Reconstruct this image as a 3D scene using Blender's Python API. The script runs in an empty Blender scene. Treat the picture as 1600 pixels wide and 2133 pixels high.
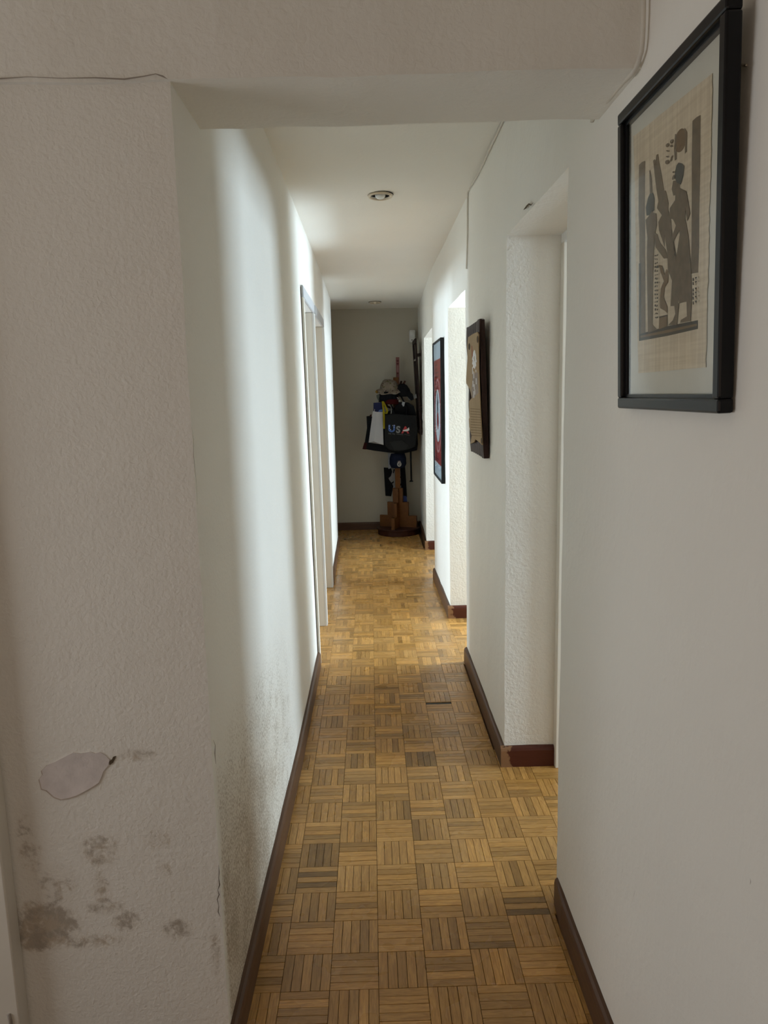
import bpy, bmesh, math, random
from mathutils import Vector, Matrix, noise
random.seed(7)
S = bpy.context.scene
COL = S.collection

# ------------------------------------------------------------------ camera
F_PX, YAW, PITCH, ROLL = 1533.32, 0.0150723, 0.1588724, 0.0220868
CAM = Vector((0, 0, 1.43638))
FWD = Vector((math.sin(YAW)*math.cos(PITCH), math.cos(YAW)*math.cos(PITCH), -math.sin(PITCH)))
_r0 = Vector((math.cos(YAW), -math.sin(YAW), 0)); _u0 = _r0.cross(FWD)
RGT = _r0*math.cos(ROLL) - _u0*math.sin(ROLL)
UPV = _u0*math.cos(ROLL) + _r0*math.sin(ROLL)
cd = bpy.data.cameras.new('camera'); cam = bpy.data.objects.new('camera', cd); COL.objects.link(cam)
cd.sensor_fit = 'VERTICAL'; cd.sensor_height = 36.0; cd.lens = F_PX*36.0/2133.0
cd.clip_start = 0.02; cd.clip_end = 100
cam.matrix_world = Matrix(((RGT.x, UPV.x, -FWD.x, CAM.x), (RGT.y, UPV.y, -FWD.y, CAM.y), (RGT.z, UPV.z, -FWD.z, CAM.z), (0, 0, 0, 1)))
S.camera = cam

# ------------------------------------------------------------------ world, exposure
w = bpy.data.worlds.new('world'); S.world = w; w.use_nodes = True
w.node_tree.nodes['Background'].inputs[0].default_value = (0.80, 0.90, 1.0, 1)
w.node_tree.nodes['Background'].inputs[1].default_value = 0.45
S.view_settings.view_transform = 'Standard'; S.view_settings.look = 'None'
S.view_settings.gamma = 1; S.view_settings.use_curve_mapping = False
S.view_settings.exposure = 0.08
S.cycles.use_denoising = True
S.cycles.max_bounces = 14; S.cycles.diffuse_bounces = 10

# ------------------------------------------------------------------ daylight at the windows of the side rooms, fill lights added in the hall
DAY = (0.69, 0.865, 1.0)
def window_or_fill_light(name, center, size, direction, power, color=DAY):
    l = bpy.data.lights.new(name, 'AREA'); l.shape = 'RECTANGLE'
    l.size, l.size_y = size; l.energy = power; l.color = color
    o = bpy.data.objects.new(name, l); COL.objects.link(o); o.location = center
    d = Vector(direction).normalized()
    o.rotation_euler = d.to_track_quat('-Z', 'Z').to_euler()
    o['kind'] = 'helper'
    return o
#            name                 x     y      z      width height  direction    watts
window_or_fill_light('daylight_right_a', (4.15, 1.85, 1.40), (0.8, 1.3), (-1, 0, 0), 140)
window_or_fill_light('daylight_right_b', (2.55, 4.80, 0.90), (0.46, 1.7), (-1, 0, 0.2), 200)
window_or_fill_light('daylight_right_c', (4.15, 6.38, 1.40), (0.8, 1.3), (-1, 0, 0), 95)
window_or_fill_light('daylight_left_a', (-3.45, 3.2, 1.40), (1.0, 1.3), (1, 0.1, 0), 48)
window_or_fill_light('daylight_left_b', (-3.45, 4.92, 1.20), (0.62, 1.7), (1, 0, 0), 170)
window_or_fill_light('fill_behind', (-1.2, -2.95, 1.35), (1.5, 1.5), (0.15, 1, 0), 6.6, (1.0, 0.62, 0.33))  # warm fill added behind the camera, at an unseen window
window_or_fill_light('fill_hall', (-2.15, 0.95, 1.10), (0.7, 1.3), (1, -.05, 0), 14.2, (0.96, 0.96, 0.97))  # fill added in the unseen hall to brighten the near right wall

# ------------------------------------------------------------------ helpers
def ray(px, py):
    return FWD + RGT*((px-800)/F_PX) - UPV*((py-1066.5)/F_PX)
def at_x(px, py, X): d = ray(px, py); return CAM + d*(X/d.x)
def at_y(px, py, Y): d = ray(px, py); return CAM + d*(Y/d.y)
def at_z(px, py, Z): d = ray(px, py); return CAM + d*((Z-CAM.z)/d.z)

def lerp_tab(tab, t):
    if t <= tab[0][0]: return tab[0][1]
    for (a, va), (b, vb) in zip(tab, tab[1:]):
        if t <= b: return va + (vb-va)*(t-a)/(b-a)
    return tab[-1][1]
LB = [(1.41, -.340), (2.69, -.319), (3.75, -.315), (4.5, -.318), (5.47, -.329), (7.0, -.345)]
LT = [(1.41, -.340), (3.8, -.335), (5.5, -.336), (7.0, -.345)]
def XL(y, z=0.0):
    t = min(1, max(0, z/2.2)); return lerp_tab(LB, y)*(1-t) + lerp_tab(LT, y)*t
RT = [(-3, .497), (1.47, .493), (1.85, .495), (2.665, .487), (3.72, .489), (4.57, .483), (5.61, .474), (6.67, .490), (7.32, .508), (7.8, .510)]
def XR(y): return lerp_tab(RT, y)
def ZC(x, y):
    a = 2.325 + (2.37-2.325)*min(1, max(0, (x+.34)/.83)); t = min(1, max(0, (y-3.6)/4.1))
    return a*(1-t) + 2.305*t

def link(o, parent=None):
    COL.objects.link(o)
    if parent is not None: o.parent = parent
    return o
def mesh_obj(name, verts, faces, mat=None, parent=None, smooth=False):
    m = bpy.data.meshes.new(name); m.from_pydata([tuple(v) for v in verts], [], faces); m.update()
    if mat: m.materials.append(mat)
    if smooth:
        for p in m.polygons: p.use_smooth = True
    return link(bpy.data.objects.new(name, m), parent)
def bm_obj(name, bm, mat=None, parent=None, smooth=False):
    bmesh.ops.recalc_face_normals(bm, faces=bm.faces)
    m = bpy.data.meshes.new(name); bm.to_mesh(m); bm.free()
    if mat: m.materials.append(mat)
    if smooth:
        for p in m.polygons: p.use_smooth = True
    return link(bpy.data.objects.new(name, m), parent)
def empty(name, loc=(0, 0, 0), parent=None):
    o = bpy.data.objects.new(name, None); o.location = loc; o.empty_display_size = .05
    return link(o, parent)
def tag(o, label=None, cat=None, group=None, kind=None):
    if label: o['label'] = label
    if cat: o['category'] = cat
    if group: o['group'] = group
    if kind: o['kind'] = kind
    return o
def struct(o, label, cat='wall'): return tag(o, label, cat, kind='structure')
def rebase(root):
    """children were built in world space: keep them where they are under a moved root"""
    bpy.context.view_layer.update()
    inv = root.matrix_world.inverted()
    for c in root.children: c.matrix_parent_inverse = inv

def bm_box(bm, x0, x1, y0, y1, z0, z1, bevel=0, seg=2):
    r = bmesh.ops.create_cube(bm, size=1)
    for v in r['verts']: v.co = Vector(((x0+x1)/2+v.co.x*(x1-x0), (y0+y1)/2+v.co.y*(y1-y0), (z0+z1)/2+v.co.z*(z1-z0)))
    if bevel:
        es = list({e for v in r['verts'] for e in v.link_edges})
        bmesh.ops.bevel(bm, geom=es, offset=bevel, segments=seg, affect='EDGES', profile=.5)
def box(name, x0, x1, y0, y1, z0, z1, mat, parent=None, bevel=0, seg=2):
    bm = bmesh.new(); bm_box(bm, x0, x1, y0, y1, z0, z1, bevel, seg); return bm_obj(name, bm, mat, parent)
def prism(name, poly, depth, mat, parent=None, bevel=0):
    """poly: list of Vectors (planar), depth: Vector offset"""
    bm = bmesh.new(); a = [bm.verts.new(p) for p in poly]; b = [bm.verts.new(Vector(p)+depth) for p in poly]
    n = len(poly); bm.faces.new(a); bm.faces.new(b[::-1])
    for i in range(n): bm.faces.new((a[i], b[i], b[(i+1) % n], a[(i+1) % n]))
    if bevel: bmesh.ops.bevel(bm, geom=list(bm.edges), offset=bevel, segments=2, affect='EDGES', profile=.5)
    bm.normal_update(); bmesh.ops.triangulate(bm, faces=[f for f in bm.faces if len(f.verts) > 4], ngon_method='EAR_CLIP')
    return bm_obj(name, bm, mat, parent)
def tube(name, pts, r, mat, parent=None, n=8, rs=None):
    pts = [Vector(p) for p in pts]; vs = []; fs = []
    prev = None
    for i, p in enumerate(pts):
        t = (pts[min(i+1, len(pts)-1)] - pts[max(i-1, 0)]).normalized()
        a = prev if prev is not None else (Vector((0, 0, 1)) if abs(t.z) < .9 else Vector((1, 0, 0)))
        a = (a - t*a.dot(t)).normalized(); b = t.cross(a); prev = a
        rr = rs[i] if rs else r
        for k in range(n):
            q = 2*math.pi*k/n; vs.append(p + a*math.cos(q)*rr + b*math.sin(q)*rr)
    for i in range(len(pts)-1):
        for k in range(n): fs.append((i*n+k, i*n+(k+1) % n, (i+1)*n+(k+1) % n, (i+1)*n+k))
    fs.append(tuple(range(n))[::-1]); fs.append(tuple(range((len(pts)-1)*n, len(pts)*n)))
    return mesh_obj(name, vs, fs, mat, parent, True)
def lathe(name, prof, c, mat, parent=None, n=32, sx=1, sy=1, fn=None, smooth=True, cap=True):
    """prof: list of (r, z); c: centre"""
    vs = []; fs = []; c = Vector(c)
    for r, z in prof:
        for k in range(n):
            a = 2*math.pi*k/n; v = Vector((r*math.cos(a)*sx, r*math.sin(a)*sy, z))
            if fn: v = fn(v, a)
            vs.append(c+v)
    for i in range(len(prof)-1):
        for k in range(n): fs.append((i*n+k, i*n+(k+1) % n, (i+1)*n+(k+1) % n, (i+1)*n+k))
    if cap: fs.append(tuple(range(n))[::-1]); fs.append(tuple(range((len(prof)-1)*n, len(prof)*n)))
    return mesh_obj(name, vs, fs, mat, parent, smooth)

# ------------------------------------------------------------------ materials
class NT:
    def __init__(s, name):
        s.m = bpy.data.materials.new(name); s.m.use_nodes = True; s.t = s.m.node_tree
        s.b = s.t.nodes['Principled BSDF']; s.out = s.t.nodes['Material Output']
    def n(s, typ, **kw):
        x = s.t.nodes.new(typ)
        for k, v in kw.items(): setattr(x, k, v)
        return x
    def l(s, a, b): s.t.links.new(a, b)
    def val(s, x, inp):
        if isinstance(x, (int, float)): inp.default_value = x
        else: s.l(x, inp)
    def math(s, op, a, b=0.0, c=None, clamp=False):
        x = s.n('ShaderNodeMath', operation=op, use_clamp=clamp); s.val(a, x.inputs[0]); s.val(b, x.inputs[1])
        if c is not None: s.val(c, x.inputs[2])
        return x.outputs[0]
    def smooth(s, v, a, b, lo=0.0, hi=1.0):
        x = s.n('ShaderNodeMapRange', interpolation_type='SMOOTHSTEP'); s.val(v, x.inputs[0])
        for i, q in enumerate((a, b, lo, hi)): x.inputs[i+1].default_value = q
        return x.outputs[0]
    def noise(s, vec, scale, detail=2.0, rough=.5, dist=0.0):
        x = s.n('ShaderNodeTexNoise'); s.l(vec, x.inputs['Vector']); x.inputs['Scale'].default_value = scale
        x.inputs['Detail'].default_value = detail; x.inputs['Roughness'].default_value = rough; x.inputs['Distortion'].default_value = dist
        return x.outputs['Fac']
    def mix(s, f, a, b):
        x = s.n('ShaderNodeMix', data_type='RGBA'); s.val(f, x.inputs[0])
        for q, i in ((a, 6), (b, 7)):
            if isinstance(q, tuple): x.inputs[i].default_value = (*q, 1)[:4]
            else: s.l(q, x.inputs[i])
        return x.outputs[2]
    def bump(s, h, strength, dist):
        x = s.n('ShaderNodeBump'); x.inputs['Strength'].default_value = strength; x.inputs['Distance'].default_value = dist
        s.l(h, x.inputs['Height']); s.l(x.outputs[0], s.b.inputs['Normal'])
    def pos(s): return s.n('ShaderNodeNewGeometry').outputs['Position']
    def color(s, c):
        i = s.b.inputs['Base Color']
        if isinstance(c, tuple): i.default_value = (*c, 1)[:4]
        else: s.l(c, i)
def plain(name, c, rough=.6, metal=0.0, spec=.5, var=.06, scale=25.0, bump=0.0):
    """plain colour with slight procedural mottling"""
    M = NT(name); p = M.n('ShaderNodeTexCoord').outputs['Object']
    f = M.noise(p, scale, 3)
    M.color(M.mix(f, tuple(max(0, q*(1-var*2)) for q in c), tuple(min(1, q*(1+var*2)) for q in c)))
    M.b.inputs['Roughness'].default_value = rough; M.b.inputs['Metallic'].default_value = metal
    M.b.inputs['Specular IOR Level'].default_value = spec if rough < .69 else min(spec, .08)
    if bump: M.bump(M.noise(p, scale*4, 3), bump, .002)
    return M.m

WALLC = (.79, .768, .715)
def plaster(name, bumpk=.35, scale=55.0, c=WALLC, stains=False):
    M = NT(name); p = M.pos()
    big = M.noise(p, 2.2, 3)
    col = M.mix(big, tuple(q*.96 for q in c), tuple(min(1, q*1.03) for q in c))
    if stains:
        sep = M.n('ShaderNodeSeparateXYZ'); M.l(p, sep.inputs[0]); X, Y, Z = sep.outputs
        # speckled mould on the corridor side, low down near the corner
        m = M.math('MULTIPLY', M.smooth(Z, .85, .25), M.smooth(Y, 3.0, 1.75))
        m = M.math('MULTIPLY', m, M.smooth(Y, 1.415, 1.45))
        mp = M.n('ShaderNodeMapping'); M.l(p, mp.inputs[0]); mp.inputs['Scale'].default_value = (1, 1, .55)
        sp = M.noise(mp.outputs[0], 260, 2); bl = M.noise(p, 9, 3)
        thr = M.math('ADD', sp, M.math('MULTIPLY', M.math('SUBTRACT', bl, .5), .35))
        thr = M.math('ADD', thr, M.math('MULTIPLY', m, .16))
        speck = M.math('MULTIPLY', M.smooth(thr, .60, .68), M.smooth(m, .02, .35))
        col = M.mix(M.math('MULTIPLY', m, .42), col, (.42, .31, .175))
        col = M.mix(M.math('MULTIPLY', speck, .55), col, (.21, .14, .07))
        # brown damp stains on the face towards the camera: a set of blotches broken up by noise
        n1 = M.noise(p, 26, 6, .7, .9); n2 = M.noise(p, 33, 3)
        acc = None
        for (px, py, rx, rz, k) in [(q0, q1, q2*1.2, q3*1.2, min(1.0, q4*1.15)) for q0, q1, q2, q3, q4 in [(98, 1925, .075, .062, 1.1), (72, 1955, .045, .035, 1.0), (205, 1770, .05, .045, .5), (212, 1855, .022, .05, .62),
                                    (220, 1890, .05, .02, .5), (262, 1918, .035, .03, .62), (195, 1960, .09, .02, .58), (368, 1935, .04, .028, .6), (120, 1850, .05, .06, .45),
                                    (330, 1745, .035, .03, .42), (285, 1572, .045, .016, .5), (450, 1990, .012, .09, .55), (30, 1905, .015, .06, .7), (345, 1812, .02, .02, .45), (60, 1760, .03, .1, .42)]]:
            q = at_y(px, py, 1.41)
            dx = M.math('DIVIDE', M.math('SUBTRACT', X, q.x), rx); dz = M.math('DIVIDE', M.math('SUBTRACT', Z, q.z), rz)
            d = M.math('ADD', M.math('MULTIPLY', dx, dx), M.math('MULTIPLY', dz, dz))
            e = M.smooth(d, 1.0, 0.0, 0.0, k)
            acc = e if acc is None else M.math('MAXIMUM', acc, e)
        front = M.smooth(Y, 1.425, 1.412)
        acc = M.math('MULTIPLY', acc, front)
        n3 = M.noise(p, 75, 4, .6)
        nn = M.math('ADD', M.math('MULTIPLY', n1, .65), M.math('MULTIPLY', n3, .35))
        st = M.smooth(M.math('ADD', M.math('MULTIPLY', acc, .50), M.math('MULTIPLY', M.math('SUBTRACT', nn, .5), 1.9)), .15, .52)
        st = M.math('MULTIPLY', st, M.smooth(acc, .04, .40))
        col = M.mix(M.math('MULTIPLY', acc, .20), col, (.50, .40, .28))
        brown = M.mix(M.smooth(n2, .40, .62), (.17, .115, .06), (.36, .26, .15))
        col = M.mix(M.math('MULTIPLY', st, .55), col, brown)
    M.color(col)
    M.b.inputs['Roughness'].default_value = .85; M.b.inputs['Specular IOR Level'].default_value = .25
    h = M.math('ADD', M.noise(p, scale, 3, .55, .4), M.math('MULTIPLY', M.noise(p, scale*.25, 2), .6))
    M.bump(h, bumpk, .006)
    return M.m
M_WALL = plaster('plaster_smooth', .16)
M_WALL_L = plaster('plaster_stained', .30, 120, stains=True)
M_REVEAL = plaster('plaster_rough', .55, 85)
M_CEIL = plaster('plaster_ceiling', .12, 60)
M_BEAM = plaster('plaster_beam', .30, 75)
M_PATCH = plain('bare_plaster', (.68, .625, .605), .95, var=.13, scale=26, bump=.5)
M_CRACK = plain('crack_dark', (.10, .075, .05), .9)
M_SCUFF = plain('scuff', (.33, .29, .25), .9)

def wood_floor():
    M = NT('oak_parquet')
    uv = M.n('ShaderNodeUVMap').outputs[0]
    at = M.n('ShaderNodeAttribute', attribute_name='tone').outputs['Color']
    mp = M.n('ShaderNodeMapping'); M.l(uv, mp.inputs[0]); mp.inputs['Scale'].default_value = (5, 55, 1)
    g = M.noise(mp.outputs[0], 3.2, 5, .6, 1.2)
    mp2 = M.n('ShaderNodeMapping'); M.l(uv, mp2.inputs[0]); mp2.inputs['Scale'].default_value = (10, 300, 1)
    f = M.noise(mp2.outputs[0], 2.0, 3)
    base = M.mix(M.smooth(g, .30, .70), (.33, .163, .046), (.515, .282, .084))
    base = M.mix(M.math('MULTIPLY', M.smooth(f, .52, .75), .15), base, (.15, .075, .028))
    x = M.n('ShaderNodeMix', data_type='RGBA', blend_type='MULTIPLY'); x.inputs[0].default_value = 1
    M.l(base, x.inputs[6]); M.l(at, x.inputs[7])
    M.color(x.outputs[2])
    r = M.noise(M.pos(), 6, 3)
    M.l(M.smooth(r, .3, .7, .22, .36), M.b.inputs['Roughness']); M.b.inputs['Specular IOR Level'].default_value = .42
    M.bump(f, .08, .001)
    return M.m
M_FLOOR = wood_floor()
M_SUB = plain('subfloor', (.075, .040, .018), .8)
M_GAP = plain('gap_filler', (.06, .062, .058), .8)

def base_wood(name, worn):
    M = NT(name); p = M.pos(); tc = M.n('ShaderNodeTexCoord').outputs['Generated']
    mp = M.n('ShaderNodeMapping'); M.l(p, mp.inputs[0]); mp.inputs['Scale'].default_value = (4, 2, 60)
    g = M.noise(mp.outputs[0], 2, 4)
    col = M.mix(g, (.050, .023, .012), (.125, .060, .030))
    if worn:
        sep = M.n('ShaderNodeSeparateXYZ'); M.l(tc, sep.inputs[0])
        n1 = M.noise(p, 45, 4)
        col = M.mix(g, (.060, .013, .006), (.085, .022, .011))
        e = M.math('ADD', sep.outputs[0], M.math('MULTIPLY', M.math('SUBTRACT', n1, .5), .35))
        e = M.math('ADD', e, M.math('MULTIPLY', M.smooth(sep.outputs[2], .18, .0), -.10))
        col = M.mix(M.smooth(e, .16, .12), col, (.24, .125, .06))
    M.color(col); M.b.inputs['Roughness'].default_value = .42; M.b.inputs['Specular IOR Level'].default_value = .28
    M.bump(g, .1, .002)
    return M.m
M_BASE = base_wood('dark_stained_wood', False)
M_BASEW = base_wood('worn_varnish_wood', True)
M_WHITE = plain('white_paint', (.74, .74, .72), .45, var=.02, scale=6)
M_GREYP = plain('grey_white_paint', (.50, .51, .53), .5, var=.02, scale=6)
M_CREAM = plain('cream_paint', (.72, .68, .60), .5, var=.02, scale=6)
M_BLACKFRAME = plain('black_lacquer', (.005, .005, .006), .32, spec=.22, var=.1)
M_CABLE = plain('painted_cable', (.66, .62, .55), .7)

# ------------------------------------------------------------------ walls
def wob(v, k=.0022):
    n = noise.noise_vector(v*7.0)*k + noise.noise_vector(v*31.0)*(k*.35)
    return v + n
def grid_blocks(name, blocks, mat, fmap, cell=.07, k=.0022):
    """blocks of a wall as one mesh, every face cut in small cells and slightly uneven"""
    vs = []; fs = []; idx = {}
    def V(b, p):
        key = (b, round(p[0], 4), round(p[1], 4), round(p[2], 4))
        if key not in idx:
            idx[key] = len(vs); vs.append(wob(Vector(fmap(*p)), k))
        return idx[key]
    for b, (x0, x1, y0, y1, z0, z1) in enumerate(blocks):
        lo = (x0, y0, z0); hi = (x1, y1, z1)
        for ax in range(3):
            u, v = [(1, 2), (0, 2), (0, 1)][ax]
            nu = max(1, min(90, round((hi[u]-lo[u])/cell))); nv = max(1, min(60, round((hi[v]-lo[v])/cell)))
            for side in (0, 1):
                def P(i, j):
                    q = [0, 0, 0]; q[ax] = (lo, hi)[side][ax]
                    q[u] = lo[u]+(hi[u]-lo[u])*i/nu; q[v] = lo[v]+(hi[v]-lo[v])*j/nv
                    return q
                flip = (side == 0) ^ (ax == 1)
                for i in range(nu):
                    for j in range(nv):
                        f = [V(b, P(i, j)), V(b, P(i+1, j)), V(b, P(i+1, j+1)), V(b, P(i, j+1))]
                        fs.append(f[::-1] if flip else f)
    return mesh_obj(name, vs, fs, mat, smooth=False)
YF = 1.41                                                    # plane of the wall that faces the camera on the left
ZT = 2.52
O1, O2, O3 = (1.887, 2.665, 1.970), (3.80, 4.58, 1.943), (5.63, 6.70, 1.920)   # openings in the right wall: from, to, height
D1, D2, DH = (3.83, 4.475), (4.60, 5.41), 1.92                # door openings in the left wall

wl = grid_blocks('wall_left', [(-.12, 0, YF, D1[0]-.03, 0, ZT), (-1.6, -.12, YF, YF+.10, 0, ZT), (-.12, 0, D1[0]-.03, D2[1]+.03, 1.95, ZT),
     (-.12, 0, D1[1]+.03, D2[0]-.03, 0, 1.95), (-.12, 0, D2[1]+.03, 7.0, 0, ZT)], M_WALL_L, lambda x, y, z: (x+XL(y, z), y, z), k=.0013)
struct(wl, 'off-white plaster wall on the left with damp stains and mould near its corner')
wr = grid_blocks('wall_right', [(0, .20, -3, O1[0], 0, ZT), (0, .20, O1[0], O1[1], O1[2], ZT), (0, .20, O1[1], O2[0], 0, ZT), (0, .20, O2[0], O2[1], O2[2], ZT),
     (0, .20, O2[1], O3[0], 0, ZT), (0, .20, O3[0], O3[1], O3[2], ZT), (0, .20, O3[1], 8.0, 0, ZT)], M_WALL, lambda x, y, z: (x+XR(y), y, z))
struct(wr, 'off-white plaster wall on the right with three tall openings')
# rough plaster faces (jamb ends and heads) of the right wall get the coarser finish
wr.data.materials.append(M_REVEAL)
for p in wr.data.polygons:
    c, n = p.center, p.normal
    if c.y > 2 and (abs(n.y) > .8 or n.z < -.8): p.material_index = 1
M_BACK = plaster('plaster_beige', .14, c=(.47, .435, .36))  # beige plaster, darker than the other walls
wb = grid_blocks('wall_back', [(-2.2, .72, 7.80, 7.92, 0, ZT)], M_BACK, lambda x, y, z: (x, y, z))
struct(wb, 'darker beige wall closing the far end of the corridor')
def zbeam(x): return 1.988 + .008*max(0, (x+.34)/.83)
bmz = grid_blocks('ceiling_beam', [(-1.9, .50, 1.400, 1.645, 0, .52)], M_BEAM, lambda x, y, z: (min(x, XR(y)+.002), y, zbeam(x)*(1-z/.52)+ZT*z/.52), .05, .0035)
struct(bmz, 'off-white plastered beam crossing the ceiling in the foreground', 'beam')
# corridor ceiling
vs = []; fs = []; NX, NY = 12, 60
for j in range(NY+1):
    for i in range(NX+1):
        x = -2.0 + 2.6*i/NX; y = 1.62 + 6.3*j/NY
        vs.append(Vector((x, y, ZC(x, y))))
for j in range(NY):
    for i in range(NX):
        a = j*(NX+1)+i; fs.append((a, a+NX+1, a+NX+2, a+1))
ce = mesh_obj('ceiling', vs, fs, M_CEIL); struct(ce, 'smooth off-white ceiling of the corridor', 'ceiling')

# rooms around the corridor (they only send in their light)
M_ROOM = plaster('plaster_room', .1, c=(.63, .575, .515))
def shell(name, boxes, label, mat=M_ROOM):
    bm = bmesh.new()
    for b in boxes: bm_box(bm, *b)
    o = bm_obj(name, bm, mat); struct(o, label); return o
T = .1
def window_wall_x(x0, x1, y0, y1, wy0, wy1, wz0=.75, wz1=2.05, zt=2.45):
    return [(x0, x1, y0, wy0, 0, zt), (x0, x1, wy1, y1, 0, zt), (x0, x1, wy0, wy1, 0, wz0), (x0, x1, wy0, wy1, wz1, zt)]
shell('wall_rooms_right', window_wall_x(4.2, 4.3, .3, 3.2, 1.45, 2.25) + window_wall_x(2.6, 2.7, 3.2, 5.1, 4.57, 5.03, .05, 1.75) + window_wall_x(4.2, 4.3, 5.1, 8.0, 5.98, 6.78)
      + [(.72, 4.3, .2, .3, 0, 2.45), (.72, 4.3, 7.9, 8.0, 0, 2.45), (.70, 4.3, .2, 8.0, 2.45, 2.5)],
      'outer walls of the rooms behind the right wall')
shell('wall_partitions', [(.72, 4.2, 3.15, 3.25, 0, 2.45), (.72, 4.2, 5.05, 5.15, 0, 2.45)], 'unseen beige partition walls between the rooms on the right, darkened to cut bounce', M_BACK)  # unseen; darker plaster put in to cut bounce onto the jamb ends
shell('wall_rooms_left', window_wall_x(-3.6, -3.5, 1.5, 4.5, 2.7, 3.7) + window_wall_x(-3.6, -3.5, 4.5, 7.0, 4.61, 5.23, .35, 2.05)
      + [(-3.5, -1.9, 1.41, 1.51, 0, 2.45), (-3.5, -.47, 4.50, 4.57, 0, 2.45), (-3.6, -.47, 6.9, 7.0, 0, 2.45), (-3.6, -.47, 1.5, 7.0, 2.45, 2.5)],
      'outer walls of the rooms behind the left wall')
shell('wall_lobby', [(-2.3, -2.2, 6.9, 7.92, 0, 2.5)], 'unseen side wall of the space at the corridor end, made dark to absorb light', M_BASE)  # dark colour put on this unseen wall to absorb light near the back
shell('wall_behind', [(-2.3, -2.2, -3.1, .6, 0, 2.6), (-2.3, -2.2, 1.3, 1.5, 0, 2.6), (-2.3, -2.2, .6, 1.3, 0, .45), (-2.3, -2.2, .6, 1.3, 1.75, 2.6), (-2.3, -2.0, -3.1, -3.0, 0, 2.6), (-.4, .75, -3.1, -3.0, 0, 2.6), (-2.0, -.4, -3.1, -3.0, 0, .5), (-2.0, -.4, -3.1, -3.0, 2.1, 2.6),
      (-2.3, .75, -3.1, 1.5, 2.52, 2.6)], 'walls of the hall behind the camera', M_WALL)

# wall damage
def wall_poly(name, pts, mat, parent, Y=YF, t=.0021):
    return prism(name, [at_y(px, py, Y) + Vector((0, -t, 0)) for px, py in pts], Vector((0, t*1.5, 0)), mat, parent)
PATCH = [(83, 1622), (90, 1612), (88, 1604), (100, 1592), (112, 1588), (128, 1580), (152, 1567), (168, 1569), (188, 1565), (198, 1569), (208, 1566), (218, 1571), (229, 1582),
      (226, 1594), (216, 1606), (212, 1618), (206, 1630), (190, 1640), (176, 1648), (160, 1656), (145, 1661), (128, 1664), (114, 1659), (98, 1645), (88, 1642)]
wall_poly('patch_edge', [(156+(a-156)*1.012-1.2, 1613+(b-1613)*1.015+1.5) for a, b in PATCH], plain('patch_rim', (.46, .39, .33), .95, var=.2, scale=60), wl, t=.0019)
wall_poly('bare_patch', PATCH, M_PATCH, wl, t=.0022)
wall_poly('flake', [(228, 1585), (234, 1581), (236, 1576), (242, 1574), (240, 1580), (236, 1588), (229, 1593)], M_CRACK, wl)
def ribbon(name, pts, wd, mat, parent, nrm):
    """thin flat line lying on a surface"""
    vs = []; nrm = Vector(nrm)
    for i, p in enumerate(pts):
        t = (pts[min(i+1, len(pts)-1)]-pts[max(0, i-1)]).normalized(); s = t.cross(nrm).normalized()
        ww = wd*(.3+.9*random.random()) if 0 < i < len(pts)-1 else wd*.15
        vs += [p+s*ww+nrm*.0021, p-s*ww+nrm*.0021]
    fs = [(2*i, 2*i+1, 2*i+3, 2*i+2) for i in range(len(pts)-1)]
    return mesh_obj(name, vs, fs, mat, parent)
ribbon('crack', [at_y(a, b, YF) for a, b in [(456, 1800), (457, 1815), (456, 1828), (458, 1842), (454, 1853), (457, 1862), (453, 1872), (456, 1885), (455, 1898), (459, 1908)]], .0011, M_CRACK, wl, (0, -1, 0))
ribbon('crack', [at_y(a, b, YF) for a, b in [(400, 890), (404, 915), (404, 950), (409, 1000), (412, 1050)]], .0006, M_SCUFF, wl, (0, -1, 0))
ribbon('crack', [at_y(a, b, YF) for a, b in [(445, 1540), (449, 1552), (448, 1568), (450, 1590)]], .0016, M_SCUFF, wl, (0, -1, 0))
ribbon('joint_crack', [at_y(a, b, 1.398) for a, b in [(-60, 163), (0, 165), (60, 161), (130, 164), (200, 163), (260, 166), (300, 160), (325, 155), (340, 160), (350, 166)]], .0012, M_SCUFF, bmz, (0, -1, 0))
for pts in ([(1566, 1830), (1567, 1836), (1566, 1842)], [(1300, 1810), (1298, 1818)], [(1325, 1855), (1322, 1868)], [(1256, 2020), (1254, 2042)], [(1217, 1393), (1217, 1396)]):
    ribbon('scuff_mark', [at_x(a, b, .4945) for a, b in pts], .0014, M_CRACK if pts[0][0] > 1500 else M_SCUFF, wr, (-1, 0, 0))
ribbon('crack', [at_x(a, b, .4865) for a, b in [(1092, 437), (1098, 431), (1103, 425), (1108, 427), (1112, 422)]], .004, M_CRACK, wr, (-1, 0, 0))

# ------------------------------------------------------------------ baseboards
PROF = [(0, 0), (.018, 0), (.018, .066), (.015, .076), (.009, .081), (0, .082)]       # thickness, height
def baseboard(name, path, nrm_fn, mat, label):
    """path of points at floor level along the wall; nrm_fn(i) points away from the wall"""
    vs = []; fs = []; n = len(PROF)
    for i, p in enumerate(path):
        nn = nrm_fn(i)
        for t, h in PROF:
            j = 1 + .5*noise.noise(Vector((p.x*9, p.y*9, h*50)))*.03
            vs.append(p + nn*t + Vector((0, 0, h*j)))
    for i in range(len(path)-1):
        for k in range(n):
            a, b = i*n+k, i*n+(k+1) % n; fs.append((a, b, b+n, a+n))
    fs.append(tuple(range(n))[::-1]); fs.append(tuple(range((len(path)-1)*n, len(path)*n)))
    o = mesh_obj(name, vs, fs, mat); bm = bmesh.new(); bm.from_mesh(o.data); bmesh.ops.recalc_face_normals(bm, faces=bm.faces); bm.to_mesh(o.data); bm.free()
    struct(o, label, 'baseboard'); return o
def ys(a, b, st=.06):
    n = max(1, int((b-a)/st)); return [a+(b-a)*i/n for i in range(n+1)]
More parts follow.
